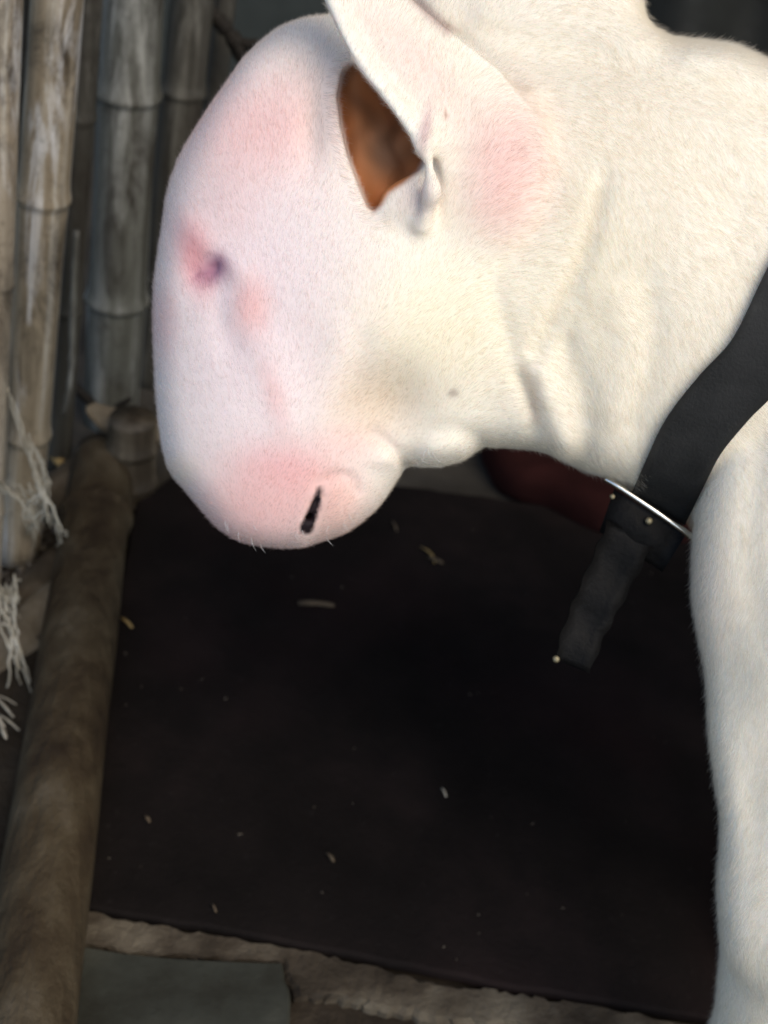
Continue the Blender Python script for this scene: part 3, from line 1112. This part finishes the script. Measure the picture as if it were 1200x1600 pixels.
# body beyond the neck
LEGF = np.full(FD.shape, 0.08, np.float32)
pe(LEGF, 1310, 850, 55, 235, 300, 150)
pc(LEGF, (1300, 980, 50), 215, (1255, 1400, 40), 130, 0.62, k=60)
Sw = to_world(loc(1276, 1400, 40))
paw_x, paw_y = Sw[0] + 0.016, Sw[1] - 0.01
el = to_local((Sw[0], Sw[1], Sw[2]))
wr = to_local((Sw[0] + .010, Sw[1], 0.10))
pt = to_local((paw_x, paw_y - .01, 0.028))
pt2 = to_local((paw_x - .04, paw_y - .02, 0.022))
outline_and_wrinkles(LEGF, OUT_LEG, 40)
cone(LEGF, el, wr, 0.042, 0.027, 0.9, 0.02)
cone(LEGF, wr, pt, 0.027, 0.026, 1.0, 0.015)
for t_ in (-.021, -.007, .007, .021):
    cone(LEGF, to_local((paw_x - .006, paw_y + t_ * .8, .030)), to_local((paw_x - .044, paw_y - .012 + t_, .017)), 0.018, 0.0125, 1.0, 0.008)
FD = smin(FD, LEGF, 10 * S0)
NK = loc(1500, 640, -90)
Nw = to_world(NK)


def wc(a, b, ra, rb, k=0.04, z_=0.9):
    cone(FD, to_local(a), to_local(b), ra, rb, z_, k)


zt = 0.40
wc((Nw[0], Nw[1] + .03, zt), (Nw[0] + .30, Nw[1] + .06, zt + .01), 0.125, 0.105)
wc((Nw[0] + .30, Nw[1] + .06, zt), (Nw[0] + .42, Nw[1] + .07, zt - .01), 0.105, 0.095)
for sgn in (-1, 1):
    hx, hy = Nw[0] + .43, Nw[1] + .07 + .06 * sgn
    wc((hx, hy, .37), (hx + .0, hy, .25), .085, .05)
    wc((hx, hy, .25), (hx + .06, hy, .14), .045, .026)
    wc((hx + .06, hy, .14), (hx + .045, hy, .03), .025, .022)
    wc((hx + .045, hy, .026), (hx - .01, hy - .005, .024), .024, .02, .02)
fx, fy = Sw[0] + .072, Sw[1] + .135
wc((fx + .06, fy, .36), (fx + .05, fy, .24), .08, .048)
wc((fx + .05, fy, .24), (fx + .03, fy, .09), .042, .027)
wc((fx + .03, fy, .09), (fx + .02, fy, .03), .026, .026)
wc((fx + .02, fy, .034), (fx - .02, fy, .034), .024, .02, .02)
wc((Nw[0] + .5, Nw[1] + .075, zt + .03), (Nw[0] + .68, Nw[1] + .09, zt - .12), .024, .007)


# --- mesh the field (naive surface nets)
def surface_nets(Fv):
    ins = Fv < 0
    n0, n1, n2 = Fv.shape
    cnt = np.zeros((n0 - 1, n1 - 1, n2 - 1), np.uint8)
    corners = [(a, b, c) for a in (0, 1) for b in (0, 1) for c in (0, 1)]
    for a, b, c in corners:
        cnt += ins[a:n0 - 1 + a, b:n1 - 1 + b, c:n2 - 1 + c]
    I = np.argwhere((cnt > 0) & (cnt < 8))
    idx = np.full(cnt.shape, -1, np.int32)
    idx[I[:, 0], I[:, 1], I[:, 2]] = np.arange(len(I))
    val = {c: Fv[I[:, 0] + c[0], I[:, 1] + c[1], I[:, 2] + c[2]].astype(float) for c in corners}
    acc = np.zeros((len(I), 3))
    num = np.zeros(len(I))
    for a in corners:
        for ax_ in range(3):
            if a[ax_] == 0:
                b = tuple(1 if n == ax_ else v for n, v in enumerate(a))
                m = (val[a] < 0) != (val[b] < 0)
                t = np.where(m, val[a] / (val[a] - val[b] + 1e-20), 0)
                pos = np.tile(np.array(a, float), (len(I), 1))
                pos[:, ax_] += t
                acc += pos * m[:, None]
                num += m
    fr = acc / num[:, None]
    V = np.stack([ax[I[:, n]] + fr[:, n] * (ax[I[:, n] + 1] - ax[I[:, n]]) for n, ax in enumerate((xs, ys, zs))], 1)
    quads = []
    for ax_ in range(3):
        s0 = [slice(None)] * 3
        s1 = [slice(None)] * 3
        s0[ax_], s1[ax_] = slice(0, -1), slice(1, None)
        a, b = ins[tuple(s0)], ins[tuple(s1)]
        E = np.argwhere(a != b)
        o1, o2 = [n for n in range(3) if n != ax_]
        E = E[(E[:, o1] > 0) & (E[:, o2] > 0) & (E[:, o1] < Fv.shape[o1] - 1) & (E[:, o2] < Fv.shape[o2] - 1)]

        def cell(d1, d2):
            q = E.copy()
            q[:, o1] -= d1
            q[:, o2] -= d2
            return idx[q[:, 0], q[:, 1], q[:, 2]]
        Q = np.stack([cell(0, 0), cell(1, 0), cell(1, 1), cell(0, 1)], 1)
        inward = ins[E[:, 0], E[:, 1], E[:, 2]]
        flip = inward if ax_ != 1 else ~inward
        Q[~flip] = Q[~flip][:, ::-1]
        quads.append(Q)
    return V, np.vstack(quads)


VL, Q = surface_nets(FD)
# light smoothing of the mesh
for it in range(2):
    acc = np.zeros_like(VL)
    num = np.zeros(len(VL))
    for a in range(4):
        np.add.at(acc, Q[:, a], VL[Q[:, (a + 1) % 4]] + VL[Q[:, (a + 3) % 4]])
        np.add.at(num, Q[:, a], 2)
    VL = VL * 0.5 + 0.5 * acc / num[:, None]
P0, P1, P2, P3 = (VL[Q[:, n]] for n in range(4))
fn = np.cross(P2 - P0, P3 - P1)
vol = (fn * (P0 + P2) / 2).sum()
if vol < 0:
    Q = Q[:, ::-1]
    fn = -fn


def px_of(V):
    return 600 + V[:, 0] / -V[:, 2] * F_PX, 800 - V[:, 1] / -V[:, 2] * F_PX


def tint_of(V):
    px, py = px_of(V)
    c = look(COL, px, py)
    # dark skin inside the ear cup; the nostril hollow gets painted shade
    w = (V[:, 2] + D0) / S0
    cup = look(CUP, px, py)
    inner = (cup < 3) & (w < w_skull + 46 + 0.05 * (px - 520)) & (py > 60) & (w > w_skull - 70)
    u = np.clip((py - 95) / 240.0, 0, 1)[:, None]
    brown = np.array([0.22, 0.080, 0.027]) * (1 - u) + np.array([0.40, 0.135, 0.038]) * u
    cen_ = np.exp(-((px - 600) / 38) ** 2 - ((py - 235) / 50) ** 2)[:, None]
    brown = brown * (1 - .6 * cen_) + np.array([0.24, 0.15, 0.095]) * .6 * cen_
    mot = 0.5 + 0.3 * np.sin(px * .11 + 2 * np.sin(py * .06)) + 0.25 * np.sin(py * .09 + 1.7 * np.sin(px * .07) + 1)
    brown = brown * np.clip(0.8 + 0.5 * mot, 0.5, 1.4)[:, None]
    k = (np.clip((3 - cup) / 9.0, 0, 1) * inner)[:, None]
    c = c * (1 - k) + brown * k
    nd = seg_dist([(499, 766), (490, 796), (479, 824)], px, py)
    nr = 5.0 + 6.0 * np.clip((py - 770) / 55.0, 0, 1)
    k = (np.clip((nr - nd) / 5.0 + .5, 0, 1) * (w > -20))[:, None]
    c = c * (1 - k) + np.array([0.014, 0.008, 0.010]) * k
    out = (px > 1260) | (py > 1660)
    c[out] = BASE
    return np.clip(c, 0, 1), inner


dog_base = Vector((Nw[0], Nw[1], 0))
dog = empty('dog', dog_base, 'white egg headed bull terrier with pink skin bending its head beside the bamboo', 'dog')
VWd = to_world(VL)
me = bpy.data.meshes.new('body')
nv, nf = len(VL), len(Q)
me.vertices.add(nv)
me.vertices.foreach_set('co', (VWd - np.array(dog_base)).astype(np.float32).ravel())
me.loops.add(nf * 4)
me.loops.foreach_set('vertex_index', Q.astype(np.int32).ravel())
me.polygons.add(nf)
me.polygons.foreach_set('loop_start', np.arange(0, nf * 4, 4, dtype=np.int32))
me.polygons.foreach_set('use_smooth', np.ones(nf, bool))
me.update(calc_edges=True)
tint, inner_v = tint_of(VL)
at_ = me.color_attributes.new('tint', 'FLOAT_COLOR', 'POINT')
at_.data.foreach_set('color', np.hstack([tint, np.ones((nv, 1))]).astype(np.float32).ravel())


def coat_mat(name, sss):
    m, nt, b = new_mat(name, 0.7, 0.2)
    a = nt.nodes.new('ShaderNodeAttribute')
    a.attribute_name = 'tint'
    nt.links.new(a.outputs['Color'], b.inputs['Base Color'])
    if sss:
        b.inputs['Subsurface Weight'].default_value = 0.25
        b.inputs['Subsurface Radius'].default_value = (1.0, 0.45, 0.3)
        b.inputs['Subsurface Scale'].default_value = 0.006
        n1 = noise(nt, 1.0, 4, 0.6, vec_scale=(260, 260, 260))
        bump(nt, b, n1, 0.15, 0.0015)
    return m


M_SKIN = coat_mat('dog_coat', True)
M_HAIR = bpy.data.materials.new('dog_hair')
M_HAIR.use_nodes = True
_nt = M_HAIR.node_tree
_nt.nodes.remove(_nt.nodes['Principled BSDF'])
_a = _nt.nodes.new('ShaderNodeAttribute')
_a.attribute_name = 'tint'
_d = _nt.nodes.new('ShaderNodeBsdfDiffuse')
_t = _nt.nodes.new('ShaderNodeBsdfTranslucent')
_m = _nt.nodes.new('ShaderNodeMixShader')
_m.inputs[0].default_value = 0.45
for _x in (_d, _t):
    _nt.links.new(_a.outputs['Color'], _x.inputs['Color'])
_nt.links.new(_d.outputs[0], _m.inputs[1])
_nt.links.new(_t.outputs[0], _m.inputs[2])
_tr = _nt.nodes.new('ShaderNodeBsdfTransparent')
_m2 = _nt.nodes.new('ShaderNodeMixShader')
_m2.inputs[0].default_value = 0.54
_nt.links.new(_m.outputs[0], _m2.inputs[1])
_nt.links.new(_tr.outputs[0], _m2.inputs[2])
_nt.links.new(_m2.outputs[0], _nt.nodes['Material Output'].inputs['Surface'])
me.materials.append(M_SKIN)
body = bpy.data.objects.new('body', me)
C.objects.link(body)
body.parent = dog

# --- short coat hair
PATH = spline([(1420, 150), (1330, 290), (1250, 435), (1190, 555), (1130, 622), (1084, 680), (1056, 735), (1028, 795)], 44)
WID = np.interp(np.linspace(0, 1, 44), [0, .5, .75, 1], [54, 52, 50, 48])
COLLAR_D = seg_dist(PATH, _gx, _gy)
P0, P1, P2, P3 = (VL[Q[:, n]] for n in range(4))
fn = np.cross(P2 - P0, P3 - P1)
area = np.linalg.norm(fn, axis=1) / 2
fnn = fn / (np.linalg.norm(fn, axis=1, keepdims=True) + 1e-12)
vn = np.zeros_like(VL)
for a in range(4):
    np.add.at(vn, Q[:, a], fn)
vn /= np.linalg.norm(vn, axis=1, keepdims=True) + 1e-12
cen = (P0 + P1 + P2 + P3) / 4
cpx, cpy = px_of(cen)
visible = (cpx > 150) & (cpx < 1290) & (cpy > -120) & (cpy < 1680)
facing = (fnn * cen).sum(1) < 0.25 * np.linalg.norm(cen, axis=1)
weight = area * np.where(visible & facing, 1.0, 0.16)
NH = 460000
pick = rng.choice(nf, NH, p=weight / weight.sum())
u, v = rng.random(NH)[:, None], rng.random(NH)[:, None]
root = (P0[pick] * (1 - u) + P1[pick] * u) * (1 - v) + (P3[pick] * (1 - u) + P2[pick] * u) * v
nrm = (vn[Q[pick, 0]] * (1 - u) + vn[Q[pick, 1]] * u) * (1 - v) + (vn[Q[pick, 3]] * (1 - u) + vn[Q[pick, 2]] * u) * v
nrm /= np.linalg.norm(nrm, axis=1, keepdims=True)
rpx, rpy = px_of(root)
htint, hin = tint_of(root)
keep = ~hin & (look(COLLAR_D, rpx, rpy) > 46) & (seg_dist([(499, 766), (480, 824)], rpx, rpy) > 16) & (np.hypot(rpx - 332, rpy - 420) > 16)
root, nrm, rpx, rpy, htint = root[keep], nrm[keep], rpx[keep], rpy[keep], htint[keep]
n = len(root)
# hair lies back from the nose, along the neck, down the leg
flow = np.stack([rpx - 380, -(rpy - 980), np.zeros(n)], 1)
flow /= np.linalg.norm(flow, axis=1, keepdims=True) + 1e-9
k = np.clip((rpx - 700) / 250, 0, 1)[:, None]
flow = flow * (1 - k) + np.array([0.55, -0.85, 0]) * k
k = np.clip((rpy - 760) / 150, 0, 1)[:, None] * (rpx > 1040)[:, None]
flow = flow * (1 - k) + np.array([-0.15, -1.0, -.1]) * k
rcup = look(CUP, rpx, rpy)
edge_ = ((rcup > 0) & (rcup < 26) & (rpx < 600) & (rpy > 80))
k = (edge_ * 0.9)[:, None]
flow = flow * (1 - k) + np.array([0.9, -0.35, 0.0]) * k
flow += rng.normal(0, 0.14, (n, 3)) + 0.22 * np.stack([np.sin(rpx * .021 + 3 * np.sin(rpy * .013)), np.cos(rpy * .017 + 2 * np.sin(rpx * .011)), np.zeros(n)], 1)
tang = flow - nrm * (flow * nrm).sum(1, keepdims=True)
tang /= np.linalg.norm(tang, axis=1, keepdims=True) + 1e-9
leng = np.where(rpy > 640, 0.0028, 0.0036) + 0.0034 * np.clip((rpx - 640) / 300, 0, 1)
leng = np.where(edge_, .0058, leng) * rng.uniform(0.6, 1.25, n)
lift = rng.uniform(0.16, 0.62, n)[:, None]
lift = np.where(rng.random((n, 1)) < 0.08, rng.uniform(0.6, 1.15, (n, 1)), lift)
dirn = tang * (1 - 0.3 * lift) + nrm * lift
dirn /= np.linalg.norm(dirn, axis=1, keepdims=True)
npt = 4
pts = np.zeros((n, npt, 3))
for a in range(npt):
    t = a / (npt - 1)
    pts[:, a] = root - nrm * 0.0002 + dirn * (leng * t)[:, None] - nrm * (leng * 0.16 * t * t)[:, None]
hc = bpy.data.hair_curves.new('fur')
hc.add_curves([npt] * n)
hc.attributes['position'].data.foreach_set('vector', (to_world(pts.reshape(-1, 3)) - np.array(dog_base)).astype(np.float32).ravel())
ra = hc.attributes.get('radius') or hc.attributes.new('radius', 'FLOAT', 'POINT')
rad = np.tile(np.array([0.000045, 0.00004, 0.00003, 0.00001]), n).astype(np.float32)
ra.data.foreach_set('value', rad)
ta = hc.attributes.new('tint', 'FLOAT_COLOR', 'CURVE')
ht = np.clip(htint * rng.uniform(0.97, 1.03, (n, 1)), 0, 0.95)
ta.data.foreach_set('color', np.hstack([ht, np.ones((n, 1))]).astype(np.float32).ravel())
hc.materials.append(M_HAIR)
fur = bpy.data.objects.new('fur', hc)
C.objects.link(fur)
fur.parent = dog

# eye: a dark ball behind the lids
ev_c = loc(336, 419, we - 14)
V, Fc = [], []
for i in range(9):
    th = PI * i / 8
    for j in range(14):
        ph = 2 * PI * j / 14
        V.append(ev_c + 14 * S0 * np.array([math.sin(th) * math.cos(ph), math.cos(th), math.sin(th) * math.sin(ph) * .8]))
for i in range(8):
    for j in range(14):
        Fc.append((i * 14 + j, i * 14 + (j + 1) % 14, (i + 1) * 14 + (j + 1) % 14, (i + 1) * 14 + j))
mesh_obj('eye', to_world(np.array(V)), Fc, M_EYE, dog)

# whiskers
V, Fc = [], []
for k in range(26):
    if k < 16:
        x = random.uniform(350, 600)
        yy = np.interp(x, [350, 380, 410, 445, 475, 510, 540, 565, 590, 610], [842, 856, 862, 863, 858, 848, 837, 821, 799, 775]) - random.uniform(4, 40)
    else:
        x, yy = random.uniform(655, 740), random.uniform(690, 722)
    p = march(FD, x, yy)
    if p is None:
        continue
    d = np.array([random.uniform(-.5, .7), -1.0, random.uniform(-.2, .5)])
    d /= np.linalg.norm(d)
    l = random.uniform(.003, .007)
    cv = [p, p + d * l * .5, p + d * l + np.array([.001, 0, 0])]
    a, b = tube(to_world(np.array(cv)), [.00011, .00009, .00003], 4)
    k0 = len(V)
    V += a
    Fc += [tuple(i + k0 for i in f) for f in b]
M_WHISK, _nt, _b = new_mat('whisker', 0.4, 0.4)
_b.inputs['Base Color'].default_value = (0.7, 0.68, 0.66, 1)
wo = mesh_obj('whiskers', V, Fc, M_WHISK, dog)
wo['kind'] = 'stuff'

# ------------------------------------------------------------------ collar, its bar and the hanging leash
def band(side_back):
    rows = []
    for i, p in enumerate(PATH):
        t = PATH[min(i + 1, 43)] - PATH[max(i - 1, 0)]
        t /= np.linalg.norm(t)
        nn_ = np.array([-t[1], t[0]])
        if i > 36:                              # square the end off along the bar
            kk = (i - 36) / 7.0
            nn_ = nn_ * (1 - kk) + np.array([-0.84, -0.54]) * kk
            nn_ /= np.linalg.norm(nn_)
        row = []
        for s in np.linspace(-1, 1, 9):
            q = p + nn_ * WID[i] * s
            h = march(NECK, q[0], q[1], side_back, 0.5, 1.0)
            row.append((q, h))
        rows.append(row)
    zz = np.array([[np.nan if h is None else h[2] for _, h in r] for r in rows])
    for i in range(zz.shape[0]):                # fill rays that miss, then smooth
        ok = ~np.isnan(zz[i])
        zz[i] = np.interp(np.arange(9), np.nonzero(ok)[0], zz[i][ok]) if ok.any() else (zz[i - 1] if i else -D0)
    for _ in range(3):
        z2 = zz.copy()
        z2[1:-1] = (zz[:-2] + 2 * zz[1:-1] + zz[2:]) / 4
        zz = z2
    off = -0.004 if side_back else 0.004
    out = []
    for i, r in enumerate(rows):
        for j, (q, h) in enumerate(r):
            d = -(zz[i, j] + off)
            out.append(((q[0] - 600) / F_PX * d, -(q[1] - 800) / F_PX * d, -d))
    return np.array(out).reshape(44, 9, 3)


near = band(False)
col_base = to_world(near[30, 4])
collar = empty('dog_collar', col_base, 'wide black webbing collar round the neck of the white dog', 'collar')


def ribbon(grid, thick, toward):
    a, b = grid.shape[:2]
    g2 = grid + np.array([0, 0, toward]) * thick
    V = np.vstack([grid.reshape(-1, 3), g2.reshape(-1, 3)])
    Fc = []
    o = a * b
    for i in range(a - 1):
        for j in range(b - 1):
            k = i * b + j
            Fc.append((k, k + 1, k + b + 1, k + b))
            Fc.append((o + k, o + k + b, o + k + b + 1, o + k + 1))
        for j in (0, b - 1):
            k = i * b + j
            Fc.append((k, k + b, o + k + b, o + k))
    for i in (0, a - 1):
        for j in range(b - 1):
            k = i * b + j
            Fc.append((k, k + 1, o + k + 1, o + k))
    return to_world(V), Fc


V, Fc = ribbon(near, 0.0022, 1)
mesh_obj('strap', V, Fc, M_STRAP, collar)
far = band(True)
V, Fc = ribbon(far, 0.0022, -1)
mesh_obj('strap', V, Fc, M_STRAP, collar)
# metal bar across the lower end
zb = near[43, 4, 2]
wb = (zb + D0) / S0
bar = [loc(946, 748, wb + 12), loc(966, 760, wb + 17), loc(1020, 796, wb + 20), loc(1066, 828, wb + 17), loc(1088, 846, wb + 10)]
V, Fc = tube(to_world(spline(bar, 26)), 5.6 * S0, 10)
mesh_obj('metal_bar', V, Fc, M_METAL, collar)
# keeper loop below the bar
KP = []
for i, t in enumerate(np.linspace(0, 1, 10)):
    c0 = np.array([1015, 800]) + np.array([-30, 62]) * t
    for j, s in enumerate(np.linspace(-1, 1, 7)):
        q = c0 + np.array([0.84, 0.54]) * (66 - 8 * t) * s
        KP.append(loc(q[0], q[1], wb + 14 + 10 * math.sin(PI * t) - 14 * t - 10 * s * s))
V, Fc = ribbon(np.array(KP).reshape(10, 7, 3), 0.002, 1)
mesh_obj('keeper', V, Fc, M_LEASH, collar)


def stud(c, r, mat, parent, name='stud'):
    V, Fc = [], []
    for i, (rr, zz) in enumerate(((1.0, -.4), (1.0, 0.1), (.8, .4), (.45, .58))):
        for j in range(12):
            a = 2 * PI * j / 12
            V.append(c + r * S0 * np.array([math.cos(a) * rr, math.sin(a) * rr, zz]))
    for i in range(3):
        for j in range(12):
            Fc.append((i * 12 + j, i * 12 + (j + 1) % 12, (i + 1) * 12 + (j + 1) % 12, (i + 1) * 12 + j))
    Fc.append(tuple(36 + j for j in range(12)))
    return mesh_obj(name, to_world(np.array(V)), Fc, mat, parent)


stud(loc(1014, 814, wb + 31), 6, M_BRASS, collar)
stud(loc(957, 776, wb + 24), 4.5, M_BRASS, collar)

# leash strap hanging below the collar
LP = spline([(985, 830, 8), (962, 880, 2), (935, 935, -4), (912, 985, -8), (893, 1040, -10)], 24)
LG = []
for i, p in enumerate(LP):
    t = LP[min(i + 1, 23)] - LP[max(i - 1, 0)]
    nn_ = np.array([-t[1], t[0]]) / math.hypot(t[0], t[1])
    if i > 18:
        kk = (i - 18) / 5
        nn_ = nn_ * (1 - kk) + np.array([-0.92, -0.38]) * kk
    for s in np.linspace(-1, 1, 5):
        q = p[:2] + nn_ * ((40 - 10 * i / 23) * s + 2.2 * math.sin(i * 1.3 + s * 2))
        LG.append(loc(q[0], q[1], wb + p[2] + 5 * s * s + 3 * math.sin(i * .7 + s)))
lg = np.array(LG).reshape(24, 5, 3)
leash = empty('leash', to_world(lg[0, 2]), 'short black leash strap hanging from the collar bar in front of the mat', 'leash')
V, Fc = ribbon(lg, 0.0024, 1)
mesh_obj('strap', V, Fc, M_LEASH, leash)
stud(loc(869, 1030, wb + 0), 6, M_BRASS, leash, 'brass_tip')
